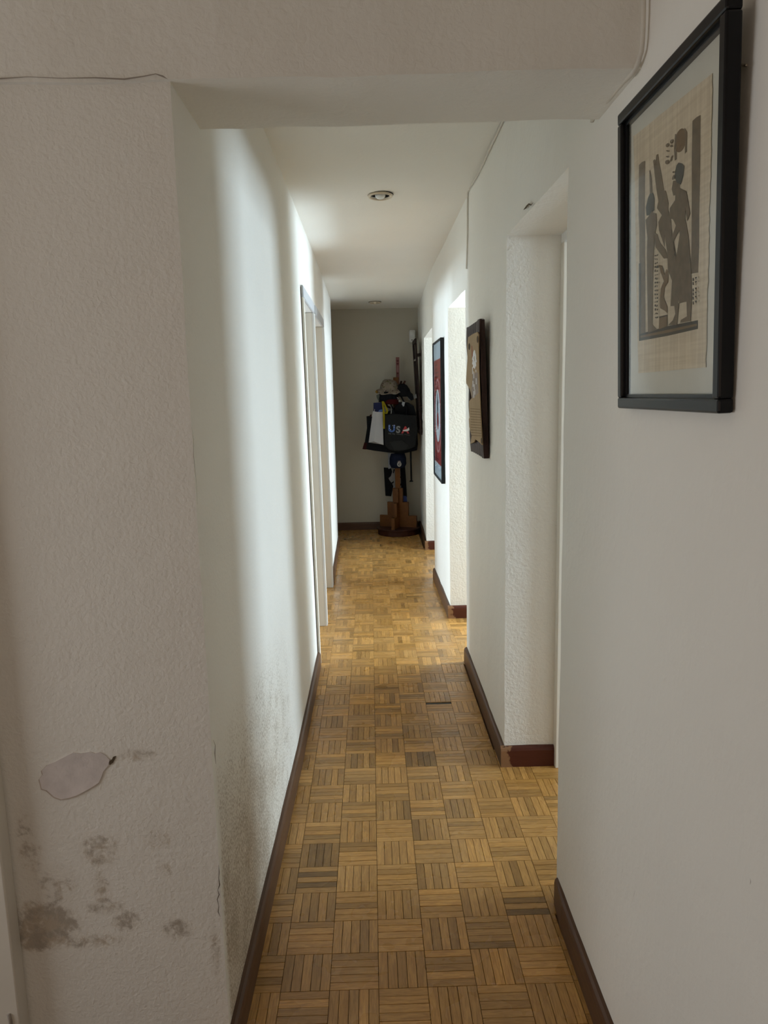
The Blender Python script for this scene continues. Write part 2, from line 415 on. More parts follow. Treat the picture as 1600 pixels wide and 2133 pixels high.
PX, NXv, NY_ = Vector((1, 0, 0)), Vector((-1, 0, 0)), Vector((0, -1, 0))
baseboard('baseboard_left', [Vector((XL(y)-.001, y, 0)) for y in ys(1.42, 3.775)], lambda i: PX, M_BASE, 'dark brown baseboard along the left wall nearest the camera')
baseboard('baseboard_left', [Vector((XL(y)-.001, y, 0)) for y in ys(5.475, 7.0)], lambda i: PX, M_BASE, 'dark brown baseboard on the left beyond the second door')
near = ys(-2.9, 1.875, .1)
baseboard('baseboard_right', [Vector((XR(y)+.001, y, 0)) for y in near], lambda i: NXv*(1 if i < len(near)-1 else .6), M_BASE, 'dark brown baseboard on the right below the framed papyrus')
for a, b, lab, lab2 in ((O1[1], O2[0]-.01, 'dark baseboard below the carved brown frame', 'red-brown baseboard with worn corner in the nearest right opening'),
                  (O2[1], O3[0]-.01, 'dark baseboard below the red poster', 'red-brown baseboard with worn corner beside the red poster'),
                  (O3[1], 7.79, 'dark baseboard on the right beside the coat rack', 'short worn baseboard end beside the coat rack')):
    baseboard('baseboard_right', [Vector((XR(y)+.001, y, 0)) for y in ys(a-.010, b)], lambda i: NXv, M_BASE, lab)
    xs = [XR(a)-.016, XR(a)+.10, XR(a)+.195]
    baseboard('baseboard_reveal', [Vector((x, a+.001, 0)) for x in xs], lambda i: NY_, M_BASEW, lab2)
baseboard('baseboard_back', [Vector((x, 7.801, 0)) for x in (-2.1, -1, -.2, .505)], lambda i: NY_, M_BASE, 'dark red-brown baseboard along the far end wall')

# ------------------------------------------------------------------ floor
fl = box('floor', -4, 4.6, -3.2, 8.1, -.05, -.0035, M_SUB); struct(fl, 'oak mosaic parquet floor in a basket-weave pattern', 'floor')
GX0, GY0, TL = -.0146, 1.5942, .12
def slat_geo(x0, x1, y0, y1, along_y, z):
    g, e = (.00030, .0005) if y0 < GY0+18*TL-.001 else (.00012, .0002)
    x0 += g; x1 -= g; y0 += g; y1 -= g
    v = [(x0, y0, -.0035), (x1, y0, -.0035), (x1, y1, -.0035), (x0, y1, -.0035), (x0+e, y0+e, z), (x1-e, y0+e, z), (x1-e, y1-e, z), (x0+e, y1-e, z)]
    f = [(4, 5, 6, 7), (0, 1, 5, 4), (1, 2, 6, 5), (2, 3, 7, 6), (3, 0, 4, 7)]
    return v, f
def fill_attr(m, info):
    """info per slat: (vertex start, count, along_y, tone rgb, uv offset)"""
    uvl = m.uv_layers.new(name='UVMap'); at = m.color_attributes.new('tone', 'FLOAT_COLOR', 'POINT')
    owner = {}
    for k, (s, n, ay, tone, off) in enumerate(info):
        for i in range(s, s+n): owner[i] = k; at.data[i].color = (*tone, 1)
    for lp in m.loops:
        s, n, ay, tone, off = info[owner[lp.vertex_index]]; co = m.vertices[lp.vertex_index].co
        uvl.data[lp.index].uv = ((co.y, co.x) if ay else (co.x, co.y)); uvl.data[lp.index].uv[0] += off[0]; uvl.data[lp.index].uv[1] += off[1]
slats = []
rnd = random.Random(3)
DARK = {(-2, 4): {1: .50, 2: .55, 3: .55, 4: .6}, (-1, 4): {4: .62, 3: .85}, (1, 9): {0: .6, 1: .58, 2: .55, 3: .6, 4: .6}, (3, 2): {0: .55, 2: .6}, (0, 6): {4: .6}, (1, 5): {0: .65, 1: .68},
        (-2, 3): {0: .9, 1: .62, 3: .66}, (1, 6): {2: .7}, (-1, 9): {0: .8, 1: .75, 4: .62}, (1, 14): {2: .7, 3: .6}, (0, 14): {3: .62}, (2, 11): {1: .75, 2: .75}, (-3, -1): {1: .6}}
for r in range(-3, 52):
    ya = GY0 + r*TL
    for c in range(-14, 15):
        xa = GX0 + c*TL
        if c == 4 and not any(o[0]-.13 < ya < o[1]+.02 for o in (O1, O2, O3)): continue
        if c >= 5 and not 1.2 < ya < 7.6: continue
        if c < -3 and not (1.6 < ya < 6.8 or ya > 7.0): continue
        ay = (c+r) % 2 == 0; tt = rnd.uniform(.88, 1.10); th = rnd.uniform(-.03, .03)
        for k in range(5):
            q = TL/5
            x0, x1, y0, y1 = (xa+k*q, xa+(k+1)*q, ya, ya+TL) if ay else (xa, xa+TL, ya+k*q, ya+(k+1)*q)
            if (c, r) == (2, 13) and k == 4: continue                      # the missing slat
            t = tt*(rnd.uniform(.76, 1.18) if r < 18 else rnd.uniform(.76, 1.24))
            if rnd.random() < .05: t *= .72
            t *= DARK.get((c, r), {}).get(k, 1.0)
            h = th + rnd.uniform(-.04, .04)
            tone = (t*(1+h*.6), t, t*(1-h*1.6)); z = rnd.uniform(-.0003, .0003)
            if c == -3 and not any(d[0]-.1 < ya < d[1] for d in (D1, D2)): x0 = max(x0, -.372)
            if x1-x0 < .004: continue
            slats.append((y0, x0, x1, y0, y1, ay, tone, z, (rnd.uniform(0, 40), rnd.uniform(0, 40))))
# narrow strip that closes the parquet towards the near right baseboard
for k in range(7):
    y0 = 1.20+k*.1; slats.append((y0, .4655, .478, y0, min(1.88, y0+.1), True, (.8, .78, .72), 0, (k*3.1, 7.7)))
slats.sort(key=lambda s: (0 if s[4] > 1.47 and s[2] > -.325 and (s[1] < .47 or (s[1] < .69 and O1[0] < s[4] and s[3] < O1[1])) else 1, s[0]))
ind, rest = slats[:300], slats[300:]
for s in ind:
    v, f = slat_geo(*s[1:5], s[5], s[7]); m = bpy.data.meshes.new('parquet_slat'); m.from_pydata(v, [], f); m.update()
    fill_attr(m, [(0, 8, s[5], s[6], s[8])]); m.materials.append(M_FLOOR); link(bpy.data.objects.new('parquet_slat', m), fl)
V = []; F = []; info = []
for s in rest:
    v, f = slat_geo(*s[1:5], s[5], s[7]); b = len(V); V += v; F += [tuple(i+b for i in q) for q in f]; info.append((b, 8, s[5], s[6], s[8]))
m = bpy.data.meshes.new('parquet_field'); m.from_pydata(V, [], F); m.update(); fill_attr(m, info); m.materials.append(M_FLOOR)
tag(link(bpy.data.objects.new('parquet_field', m), fl), kind='stuff')
xa, ya = GX0+2*TL, GY0+13*TL+TL*.8
box('slat_gap', xa+.001, xa+TL-.001, ya+.001, ya+.023, -.0035, -.0028, M_GAP, fl)

# ------------------------------------------------------------------ doors in the left wall
def left_door(name, a, b, label, near_casing, far_casing):
    d = empty(name, (XL((a+b)/2)-.06, (a+b)/2, 0)); struct(d, label, 'door')
    cw, pr = .055, .014
    def leanbox(nm, y0, y1, z0, z1, xo0, xo1, mat):
        """x offsets are measured from the wall face"""
        vs = []
        for z in (z0, z1):
            for (y, xo) in ((y0, xo0), (y1, xo0), (y1, xo1), (y0, xo1)): vs.append((XL(y, z)+xo, y, z))
        o = mesh_obj(nm, vs, [(0, 1, 2, 3), (7, 6, 5, 4), (0, 4, 5, 1), (1, 5, 6, 2), (2, 6, 7, 3), (3, 7, 4, 0)], mat, d)
        bm = bmesh.new(); bm.from_mesh(o.data); bmesh.ops.recalc_face_normals(bm, faces=bm.faces)
        bmesh.ops.bevel(bm, geom=list(bm.edges), offset=.0025, segments=2, affect='EDGES'); bm.to_mesh(o.data); bm.free()
        return o
    if near_casing: leanbox('casing', a-cw, a, 0, DH, .001, pr, M_CREAM); leanbox('gap_shade_strip', a-cw-.006, a-cw, 0, DH+.05, .0005, .0035, M_CRACK)  # thin dark strip painted in place of the shaded gap beside the casing
    leanbox('casing', b, b+far_casing, 0, DH, .001, pr, M_WHITE)
    leanbox('head_casing', a-(cw if near_casing else .0), b+far_casing, DH, DH+.058, .001, pr, M_GREYP)
    leanbox('jamb', a-.029, a-.001, 0, DH, -.122, .004, M_WHITE)
    leanbox('jamb', b+.001, b+.029, 0, DH, -.122, .004, M_CREAM if far_casing > .05 else M_WHITE)
    leanbox('head_jamb', a, b, DH+.001, DH+.028, -.122, .004, M_WHITE)
    leanbox('door_stop', b-.012, b, 0, DH, -.095, -.055, M_WHITE)
    rebase(d); return d
left_door('door_1', D1[0], D1[1], 'white-framed doorway on the left nearest the camera', True, .062)
d2 = left_door('door_2', D2[0], D2[1], 'white-framed doorway on the left with daylight beyond', False, .06)
# the leaf of the second door stands open into its room
y = D2[1]-.004
leaf = box('door_leaf', XL(5.4)-.86, XL(5.4)-.125, y-.035, y, .01, DH-.01, M_CREAM, d2, .002); leaf.matrix_parent_inverse = d2.matrix_world.inverted()
hd = tube('door_handle', [(XL(5.4)-.78, y-.035, 1.0), (XL(5.4)-.78, y-.075, 1.0), (XL(5.4)-.68, y-.075, 1.0)], .009, plain('satin_metal', (.55, .55, .56), .3, 1.0), leaf)
# casing and leaf of the door at the far left of the near wall
d3 = empty('door_3', (-.95, YF, 0)); struct(d3, 'white door frame edge at the lower left beside the stained wall', 'door')
box('casing', -.86, -.768, 1.372, YF+.001, 0, 2.0-.03, M_CREAM, d3, .003)
box('door_leaf', -1.55, -.862, 1.385, YF-.001, 0, 1.95, M_CREAM, d3, .003)
k = tube('keyhole_plate', [at_y(18, 2112, 1.371), at_y(22, 2128, 1.371), at_y(23, 2150, 1.371)], .004, M_SCUFF, d3)
rebase(d3)
# white frame strip inside the nearest right opening
t1 = empty('trim_1', (.70, O1[1], 0)); struct(t1, 'white wooden frame strip inside the nearest right opening', 'trim')
x0 = XR(O1[1])+.190
box('jamb', x0, x0+.03, O1[1]-.036, O1[1]+.02, .0, O1[2]-.03, M_CREAM, t1, .003)
box('jamb', x0, x0+.06, O1[0]-.02, O1[0]+.030, .0, O1[2]-.03, M_CREAM, t1, .003)
box('head_jamb', x0, x0+.06, O1[0], O1[1], O1[2]-.03, O1[2]+.01, M_WHITE, t1, .003)
rebase(t1)

# ------------------------------------------------------------------ recessed ceiling lamps
M_RING = plain('lamp_ring', (.62, .53, .40), .35, .0, var=.08)
M_NEARBLACK = plain('near_black', (.012, .011, .010), .9)  # near-black for the painted lamp recess shade, also the sensor dot
M_BULB = plain('lamp_bulb', (.75, .76, .74), .25, var=.02)
def downlight(px, py, label, tilt, k=1):
    p = at_z(px, py, 2.34); p = at_z(px, py, ZC(p.x, p.y)); z = p.z
    d = empty('recessed_lamp', (p.x, p.y, z)); tag(d, label, 'ceiling lamp', 'recessed lamps in the corridor ceiling')
    lathe('gap_shade_disc', [(.001, -.0015), (.0615, -.0015), (.0615, -.0005), (.001, -.0005)], (0, .0035, 0), M_NEARBLACK, d, 40)  # flat dark disc painted as the shaded gap around the ring
    lathe('ring', [(.044, -.003), (.046, -.010), (.050, -.012), (.056, -.010), (.059, -.0035), (.056, -.002), (.044, -.003)], (0, -.002, 0), M_RING, d, 48, cap=False, fn=lambda v, a: Vector((v.x, v.y, v.z-tilt*(1+math.sin(a))*.5)))
    lathe('recess_shade_disc', [(.0455, -.003), (.0455, -.0022), (.001, -.0022), (.001, -.003)], (0, -.002, 0), M_NEARBLACK, d, 40)  # flat black disc stands in for the shaded inside of the lamp
    lathe('bulb', [(.024*k, -.0025), (.0238*k, -.008), (.021*k, -.0145), (.015*k, -.019), (.008*k, -.0215), (.001, -.022)], (0, -.004, 0), M_BULB if k == 1 else M_RING, d, 32)
    return d
downlight(792, 405, 'round recessed ceiling lamp with a white bulb, nearer one', .004)
downlight(781, 629, 'round recessed ceiling lamp near the end wall, unlit', .002, .62)

# ------------------------------------------------------------------ cable along the right wall
pts = [at_x(a, b, .486) for a, b in [(1346, -110), (1345, -40), (1345, 0), (1344, 40), (1343, 80), (1340, 108), (1333, 130), (1322, 145), (1305, 160), (1288, 180), (1272, 200), (1258, 213), (1247, 226), (1239, 240), (1236, 248)]]
pts = [p + Vector((-.003, (noise.noise(p*40))*.002, -.006 if p.y > 1.39 else 0)) for p in pts]
pts += [Vector((.486, 1.652, 2.06)), Vector((.486, 1.66, 2.30)), Vector((.486, 1.75, 2.355)), Vector((.484, 2.2, 2.36))]
pts += [at_x(a, b, .483) for a, b in [(1047, 254), (1036, 278), (1022, 308), (1008, 338), (995, 365), (984, 383), (977, 393), (974.5, 402), (974, 440), (974, 490), (973, 530), (972, 560)]]
cb = tube('cable', pts, .0042, M_CABLE, None, 8); tag(cb, 'off-white painted cable running up the right wall and along the ceiling corner', 'cable')

# ------------------------------------------------------------------ things on the right wall
class Hung:
    """a flat thing hanging on the right wall; local u runs towards the camera, v up, n off the wall"""
    def __init__(s, name, y_far, y_near, z0, z1, x_bot, x_top):
        s.w = y_far-y_near; a = Vector((x_bot, y_far, z0)); b = Vector((x_top, y_far, z1))
        s.u = Vector((0, -1, 0)); s.v = (b-a).normalized(); s.n = s.u.cross(s.v); s.o = a; s.h = (b-a).length
        s.root = empty(name); M = Matrix.Identity(4)
        for i, c in enumerate((s.u, s.v, s.n)):
            for k in range(3): M[k][i] = c[k]
        for k in range(3): M[k][3] = s.o[k]
        s.M = M; s.inv = M.inverted(); s.root.matrix_world = M
    def px(s, x, y, off=0.0):
        d = ray(x, y); o = s.o + s.n*off
        t = (o-CAM).dot(s.n)/d.dot(s.n); return s.inv @ (CAM + d*t)
    def poly(s, name, pts, mat, off, parent=None, t=.0003, conv=True):
        P = [(s.px(a, b, off) if conv else Vector((a, b, off))) for a, b in pts]
        return prism(name, [Vector((p.x, p.y, off)) for p in P], Vector((0, 0, -t)), mat, parent or s.root)
    def pane(s, u0, u1, v0, v1, n):
        return mesh_obj('glass', [(u0, v0, n), (u1, v0, n), (u1, v1, n), (u0, v1, n)], [(0, 1, 2, 3)], M_GLASS, s.root)
    def bar(s, name, u0, u1, v0, v1, n0, n1, mat, parent=None, bevel=.002):
        return box(name, u0, u1, v0, v1, n0, n1, mat, parent or s.root, bevel)
def glass_mat():
    M = NT('picture_glass'); t = M.t; t.nodes.remove(M.b)
    fr = M.n('ShaderNodeFresnel'); fr.inputs[0].default_value = 1.5
    tr = M.n('ShaderNodeBsdfTransparent'); gl = M.n('ShaderNodeBsdfGlossy'); gl.inputs['Roughness'].default_value = .02
    mx = M.n('ShaderNodeMixShader'); M.l(fr.outputs[0], mx.inputs[0]); M.l(tr.outputs[0], mx.inputs[1]); M.l(gl.outputs[0], mx.inputs[2]); M.l(mx.outputs[0], M.out.inputs[0])
    return M.m
M_GLASS = glass_mat()
def frame_bars(H, wd, n0, n1, mat, name='frame_rail'):
    for nm, a in ((name, (0, H.w, H.h-wd, H.h)), (name, (0, H.w, 0, wd)), (name, (0, wd, wd*.98, H.h-wd*.98)), (name, (H.w-wd, H.w, wd*.98, H.h-wd*.98))):
        H.bar(nm, *a, n0, n1, mat, bevel=.0035)
    g = .006
    for a in ((wd-g, H.w-wd+g, H.h-wd-g, H.h-wd+.001), (wd-g, H.w-wd+g, wd-.001, wd+g), (wd-.001, wd+g, wd, H.h-wd), (H.w-wd-g, H.w-wd+.001, wd, H.h-wd)):
        H.bar('inner_lip', *a, n0, n1-.008, mat, bevel=.001)

# framed papyrus
H = Hung('framed_papyrus', 1.408, .997, 1.400, 1.921, .470, .455)
tag(H.root, 'black-framed glazed papyrus picture of standing figures on the near right wall', 'picture')
frame_bars(H, .020, -.022, 0, M_BLACKFRAME)
M_MAT = plain('picture_mat', (.68, .67, .58), .9, var=.02); M_BACKING = plain('backing_board', (.2, .16, .11), .9)
H.bar('backing', .012, H.w-.012, .012, H.h-.012, -.020, -.0165, M_MAT, bevel=0)
def papyrus_mat():
    M = NT('papyrus'); p = M.n('ShaderNodeTexCoord').outputs['Object']
    def st(sc):
        mp = M.n('ShaderNodeMapping'); M.l(p, mp.inputs[0]); mp.inputs['Scale'].default_value = sc; return M.noise(mp.outputs[0], 1, 3)
    f = M.math('ADD', M.math('MULTIPLY', st((130, 6, 1)), .5), M.math('MULTIPLY', st((6, 130, 1)), .5))
    M.color(M.mix(M.smooth(f, .35, .65), (.60, .51, .36), (.74, .65, .48))); M.b.inputs['Roughness'].default_value = .9; return M.m
PO = -.0148
def torn(a, b, n=14, k=1.6):
    return [(a[0]+(b[0]-a[0])*i/n+random.uniform(-k, k), a[1]+(b[1]-a[1])*i/n+random.uniform(-k, k)*.6) for i in range(n)]
sheet = H.poly('papyrus_sheet', torn((1320, 284), (1484, 152), 12, .8)+torn((1484, 152), (1470, 765), 34, 1.3)+torn((1470, 765), (1330, 778), 8, .6)+torn((1330, 778), (1320, 284), 24, .8), papyrus_mat(), PO, t=.0008)
M_INK = plain('brown_ink', (.185, .145, .10), .9, var=.18, scale=90); M_INK2 = plain('slate_ink', (.085, .090, .085), .9, var=.12, scale=60)
M_INK3 = plain('ochre_ink', (.20, .135, .075), .9, var=.12, scale=60); M_INKD = plain('dark_ink', (.05, .045, .038), .9)
A = lambda L: [(1290+a/6.883, 230+b/6.883) for a, b in L]
B = lambda L: [(1290+a/5.925, 480+b/5.925) for a, b in L]
def ell(cx, cy, rx, ry, rot=0, n=18):
    return [(cx+rx*math.cos(t)*math.cos(rot)-ry*math.sin(t)*math.sin(rot), cy+rx*math.cos(t)*math.sin(rot)+ry*math.sin(t)*math.cos(rot)) for t in [2*math.pi*i/n for i in range(n)]]
prints = [
 ('painted_column', A([(1050, 150), (1110, 95), (1165, 65), (1160, 800), (1145, 1500)])+B([(985, 200), (972, 520), (886, 535), (892, 100)])+A([(1040, 1300), (1040, 700)]), M_INK),
 ('painted_column', A([(283, 785), (325, 740), (372, 722), (368, 1000), (365, 1500)])+B([(318, 0), (320, 600), (322, 1270), (258, 1285), (250, 600), (248, 0)])+A([(278, 1500), (280, 1000)]), M_INK),
 ('painted_ground_line', B([(243, 1365), (600, 1300), (968, 1215), (968, 1108), (600, 1180), (258, 1278)]), M_INKD),
 ('painted_ground_band', B([(262, 1325), (600, 1262), (958, 1178), (958, 1150), (600, 1225), (262, 1300)]), M_INK3),
 ('painted_disc', A(ell(878, 430, 78, 175, .18)), M_INK3),
 ('painted_stroke', A([(935, 250), (972, 310), (965, 590), (940, 620), (945, 400)]), M_INK),
 ('painted_stroke', A([(800, 340), (815, 340), (820, 700), (795, 720), (785, 560)]), M_INK),
 ('painted_feather_staff', A([(485, 720), (505, 700), (522, 730), (530, 640), (555, 625), (570, 740), (605, 920), (640, 1150), (668, 1150), (690, 1250), (705, 1330), (700, 1420), (745, 1600), (750, 1800), (790, 2100)])
     + B([(650, 200), (700, 380), (760, 620), (720, 930), (632, 935), (650, 620), (600, 480), (590, 250), (560, 60)]) + A([(650, 1960), (570, 1720), (560, 1600), (610, 1500), (540, 1400), (560, 1300), (530, 1120), (505, 900)]), M_INK),
 ('painted_wig', A([(410, 1260), (440, 1190), (485, 1182), (505, 1260), (500, 1430), (440, 1500), (390, 1510), (382, 1390)]), M_INK2),
 ('painted_plume', A([(430, 860), (442, 860), (465, 1000), (470, 1190), (440, 1190)]), M_INK),
 ('painted_figure', A([(378, 1570), (440, 1490), (470, 1440), (490, 1470), (530, 1480), (540, 1650), (515, 1750), (505, 2000)])+B([(430, 60), (425, 300), (412, 700), (410, 1160), (468, 1225), (355, 1265), (345, 700), (340, 300), (350, 0)])+A([(405, 1850)]), M_INK),
 ('painted_arm', A([(505, 1750), (545, 1780), (580, 1890), (665, 2000), (690, 2120), (640, 2125), (520, 1960)]), M_INK),
 ('painted_figure', A([(752, 1130), (772, 1010), (870, 1000), (865, 1115), (960, 1158), (985, 1300), (1015, 1480), (975, 1585), (942, 1400), (945, 1560), (990, 1800), (1010, 2130)])
     + B([(855, 100), (885, 480), (895, 862), (740, 900), (700, 560), (700, 350), (745, 60)]) + A([(870, 1800), (860, 1720), (775, 1880), (752, 1820), (812, 1650), (770, 1560), (720, 1550), (725, 1400), (800, 1285), (805, 1215), (775, 1222)]), M_INK),
 ('painted_crown', A([(820, 790), (850, 748), (895, 760), (930, 800), (915, 940), (880, 1060), (830, 1040), (795, 960), (800, 880)]), M_INK2),
 ('painted_leg', B([(680, 935), (738, 895), (730, 980), (712, 1165), (602, 1170), (660, 1110), (692, 1030)]), M_INK),
 ('painted_leg', B([(830, 875), (890, 865), (878, 1118), (752, 1140), (760, 1105), (835, 1060)]), M_INK),
 ('painted_small_figure', B([(490, 425), (530, 440), (560, 550), (582, 480), (605, 500), (600, 640), (560, 700), (545, 830), (592, 940), (592, 1020), (560, 990), (505, 960), (500, 850), (512, 720), (550, 625), (512, 520)]), M_INK3),
 ('painted_box', B([(495, 1072), (590, 1050), (590, 1182), (488, 1222)]), M_INK3),
 ('painted_box_lid', B([(495, 1080), (592, 1055), (592, 1040), (495, 1062)]), M_INKD),
 ('painted_border', B([(243, 405), (262, 405), (258, 1340), (244, 1362)]), M_INKD)]
for cx, cy, rx, ry in [(690, 500, 22, 30), (750, 445, 20, 32), (745, 512, 17, 16), (695, 582, 25, 10), (690, 665, 22, 10), (685, 742, 28, 32), (745, 690, 9, 55), (775, 885, 14, 14), (775, 960, 14, 40)]:
    prints.append(('painted_glyph', A(ell(cx, cy, rx, ry, .3, 8)), M_INK))
rg = random.Random(5)
for yy in range(300, 1090, 48):
    for xx in (446, 468):
        prints.append(('painted_glyph', B([(xx+rg.uniform(-12, -4), yy+rg.uniform(-8, 8)), (xx+rg.uniform(2, 12), yy+rg.uniform(-14, 4)), (xx+rg.uniform(2, 12), yy+rg.uniform(8, 20)), (xx+rg.uniform(-12, -2), yy+rg.uniform(12, 24))]), M_INKD))
for i, yy in enumerate((590, 640, 720, 770, 820, 880)):
    prints.append(('painted_glyph', B([(905, yy), (918, yy-6), (922, yy+32), (908, yy+36)]), M_INKD)); prints.append(('painted_glyph', B([(935, yy-12), (955, yy-18), (956, yy-2), (938, yy+6)]), M_INKD))
for i, (nm, P, mt) in enumerate(prints): H.poly(nm, P, mt, PO+.0004+.00006*i, sheet, t=.0002)
H.pane(.016, H.w-.016, .016, H.h-.016, -.0085)
# nail whose tip shows beside the frame
nl = tube('nail', [at_x(1546, 135, .4945), at_x(1556, 136, .484)], .0016, plain('nail_metal', (.25, .2, .14), .4, .8)); tag(nl, 'small nail in the wall beside the black picture frame', 'nail')

# carved dark frame with a torn brown sheet
H = Hung('carved_frame', 3.43, 3.02, 1.165, 1.725, .466, .448)
tag(H.root, 'dark carved wooden frame holding a torn brown sheet on the right wall', 'picture')
M_CARVED = plain('carved_wood', (.036, .018, .014), .5, spec=.16, var=.2, scale=40, bump=.3)
def scallop(u0, u1, v, k, n, s):
    out = []
    for i in range(n):
        a = u0+(u1-u0)*i/n; b = u0+(u1-u0)*(i+1)/n
        out += [(a, v), (a+(b-a)*.25, v+k*.6*s), (a+(b-a)*.5, v+k*s), (a+(b-a)*.8, v+k*.5*s)]
    return out
outer = scallop(0, H.w, .004, .007, 6, -1) + scallop(H.w, H.w, .0, 0, 1, 1) + [(H.w, .004)] + [(H.w, H.h-.004)] + scallop(H.w, 0, H.h-.004, .007, 6, 1) + [(0, H.h-.004)]
H.poly('back_board', outer, M_CARVED, -.004, t=.013, conv=False)
def wavy_rail(name, along_v, u0, u1, v0, v1, n1, waves):
    """moulding with a row of carved hollows"""
    N = waves*6; vs = []; fs = []
    for i in range(N+1):
        t = i/N; ph = abs(math.sin(t*math.pi*waves)); hgt = n1*(.55+.45*ph)
        if along_v: q = [(u0, v0+(v1-v0)*t, -.006), (u0+.006*(1-ph), v0+(v1-v0)*t, hgt), ((u0+u1)/2, v0+(v1-v0)*t, hgt*1.25), (u1, v0+(v1-v0)*t, hgt*.7), (u1, v0+(v1-v0)*t, -.006)]
        else: q = [(u0+(u1-u0)*t, v0, -.006), (u0+(u1-u0)*t, v0+.006*(1-ph), hgt), (u0+(u1-u0)*t, (v0+v1)/2, hgt*1.25), (u0+(u1-u0)*t, v1, hgt*.7), (u0+(u1-u0)*t, v1, -.006)]
        vs += q
    for i in range(N):
        for k in range(4): fs.append((i*5+k, i*5+k+1, i*5+k+6, i*5+k+5))
    fs += [(0, 1, 2, 3, 4), tuple(range(N*5, N*5+5))]
    bm = bmesh.new(); vv = [bm.verts.new(v) for v in vs]
    for f in fs: bm.faces.new([vv[i] for i in f])
    return bm_obj(name, bm, M_CARVED, H.root)
wavy_rail('carved_rail', True, H.w-.060, H.w-.002, 0, H.h, .008, 4)
wavy_rail('carved_rail', True, .002, .045, 0, H.h, .006, 4)
wavy_rail('carved_rail', False, .04, H.w-.05, .002, .060, .006, 6)
wavy_rail('carved_rail', False, .04, H.w-.05, H.h-.060, H.h-.002, .006, 6)
Cc = lambda L: [(880+a/5.611, 640+b/5.611) for a, b in L]
def brownsheet():
    M = NT('brown_sheet'); p = M.n('ShaderNodeTexCoord').outputs['Object']; f = M.noise(p, 18, 4)
    M.color(M.mix(f, (.27, .185, .095), (.38, .27, .15))); M.b.inputs['Roughness'].default_value = .8; M.bump(M.noise(p, 120, 3), .2, .002); return M.m
M_SHEET = brownsheet(); M_CORR = plain('corrugation', (.17, .115, .06), .9)
sh = H.poly('torn_sheet', Cc([(535, 350), (590, 312), (640, 290), (655, 330), (652, 480), (655, 700), (662, 900), (672, 1150), (690, 1480), (698, 1612), (660, 1575), (620, 1545), (610, 1560), (600, 1580), (562, 1595), (575, 1500), (560, 1445), (547, 1400), (543, 1305), (552, 1290), (546, 1180), (545, 1100), (575, 1062), (565, 1000), (555, 960), (530, 920), (512, 888), (510, 850), (518, 720), (526, 600), (524, 470), (528, 400)]), M_SHEET, .014, t=.004)
for i in range(11):
    v = 1180+i*31; H.poly('corrugation_line', Cc([(560-(i > 4)*2+i*.8, v+2), (676+i*1.6, v+12), (676+i*1.6, v+17), (560+i*.8, v+8)]), M_CORR, .0146, sh, t=.0004)
for c in ((547, 460, 11, 40), (645, 375, 11, 42), (690, 1560, 8, 35)): H.poly('burn_hole', Cc(ell(*c, 0, 12)), M_CRACK, .0146, sh, t=.0004)
M_PALE = plain('white_paint_strokes', (.72, .72, .74), .6, var=.1); M_GREY = plain('grey_wash', (.30, .25, .22), .8, var=.15, scale=60)
H.poly('grey_wash', Cc([(585, 780), (645, 760), (655, 1000), (600, 1060), (575, 1060), (570, 960), (585, 860)]), M_GREY, .0144, sh, t=.0003)
for i in range(9):
    a = math.pi*2*i/9; cx, cy = 607+14*math.cos(a), 610+75*math.sin(a)
    H.poly('painted_petal', Cc(ell(cx, cy, 9, 38, -.25*math.cos(a), 10)), M_PALE, .0147+.00002*i, sh, t=.0003)
for x, a, b in ((585, 700, 780), (600, 750, 830), (625, 730, 760), (590, 860, 930), (605, 900, 960), (600, 980, 1060), (612, 960, 1020), (628, 830, 900)):
    H.poly('painted_stem', Cc([(x-3, a), (x+3, a), (x+4, b), (x-2, b)]), M_PALE, .0149, sh, t=.0003)
H.poly('painted_stem', Cc([(575, 450), (580, 450), (586, 560), (580, 600)]), plain('red_line', (.35, .10, .07), .8), .0149, sh, t=.0003)

# red poster
H = Hung('red_poster', 5.41, 4.80, .845, 1.785, .455, .455)
tag(H.root, 'tall black-framed red poster with white rings on the right wall', 'picture')
fw = .014
for a in ((0, H.w, H.h-fw, H.h), (0, H.w, 0, fw), (0, fw, fw, H.h-fw), (H.w-fw, H.w, fw, H.h-fw)): H.bar('frame_rail', *a, -.022, 0, M_BLACKFRAME, bevel=.001)
M_PM = plain('poster_margin', (.58, .66, .70), .6, var=.05, scale=8); M_RED = plain('poster_red', (.36, .045, .035), .6, var=.10, scale=10)
M_PINK = plain('poster_pink', (.60, .30, .29), .6); M_RW = plain('poster_white', (.74, .76, .78), .6); M_RD = plain('poster_dark', (.10, .03, .03), .6); M_RB = plain('poster_blue_black', (.03, .05, .07), .6)
pr = H.bar('poster_sheet', .010, H.w-.010, .010, H.h-.010, -.012, -.008, M_PM, bevel=0)
cu, cv = .30, .435
def flat(nm, P, mt, k): H.poly(nm, P, mt, -.0078+.0001*k, pr, t=.0002, conv=False)
flat('printed_field', [(.035, .105), (.575, .105), (.575, .815), (.035, .815)], M_RED, 1)
def ring(nm, r0, r1, mt, k, a0=0, a1=2*math.pi, n=48, cv_=None):
    c2 = cv if cv_ is None else cv_
    vs = []; fs = []
    for i in range(n+1):
        t = a0+(a1-a0)*i/n
        for r in (r0, r1): vs.append((cu+r*math.cos(t), c2+r*math.sin(t), -.0078+.0001*k))
    for i in range(n): fs.append((2*i, 2*i+1, 2*i+3, 2*i+2))
    mesh_obj(nm, vs, fs, mt, pr)
ring('printed_ring', .235, .255, M_PINK, 2); ring('printed_ring', .205, .228, plain('poster_rose', (.45, .15, .14), .6), 2)
ring('printed_ring', .130, .180, M_RW, 3); ring('printed_disc', 0.001, .130, M_RW, 2)
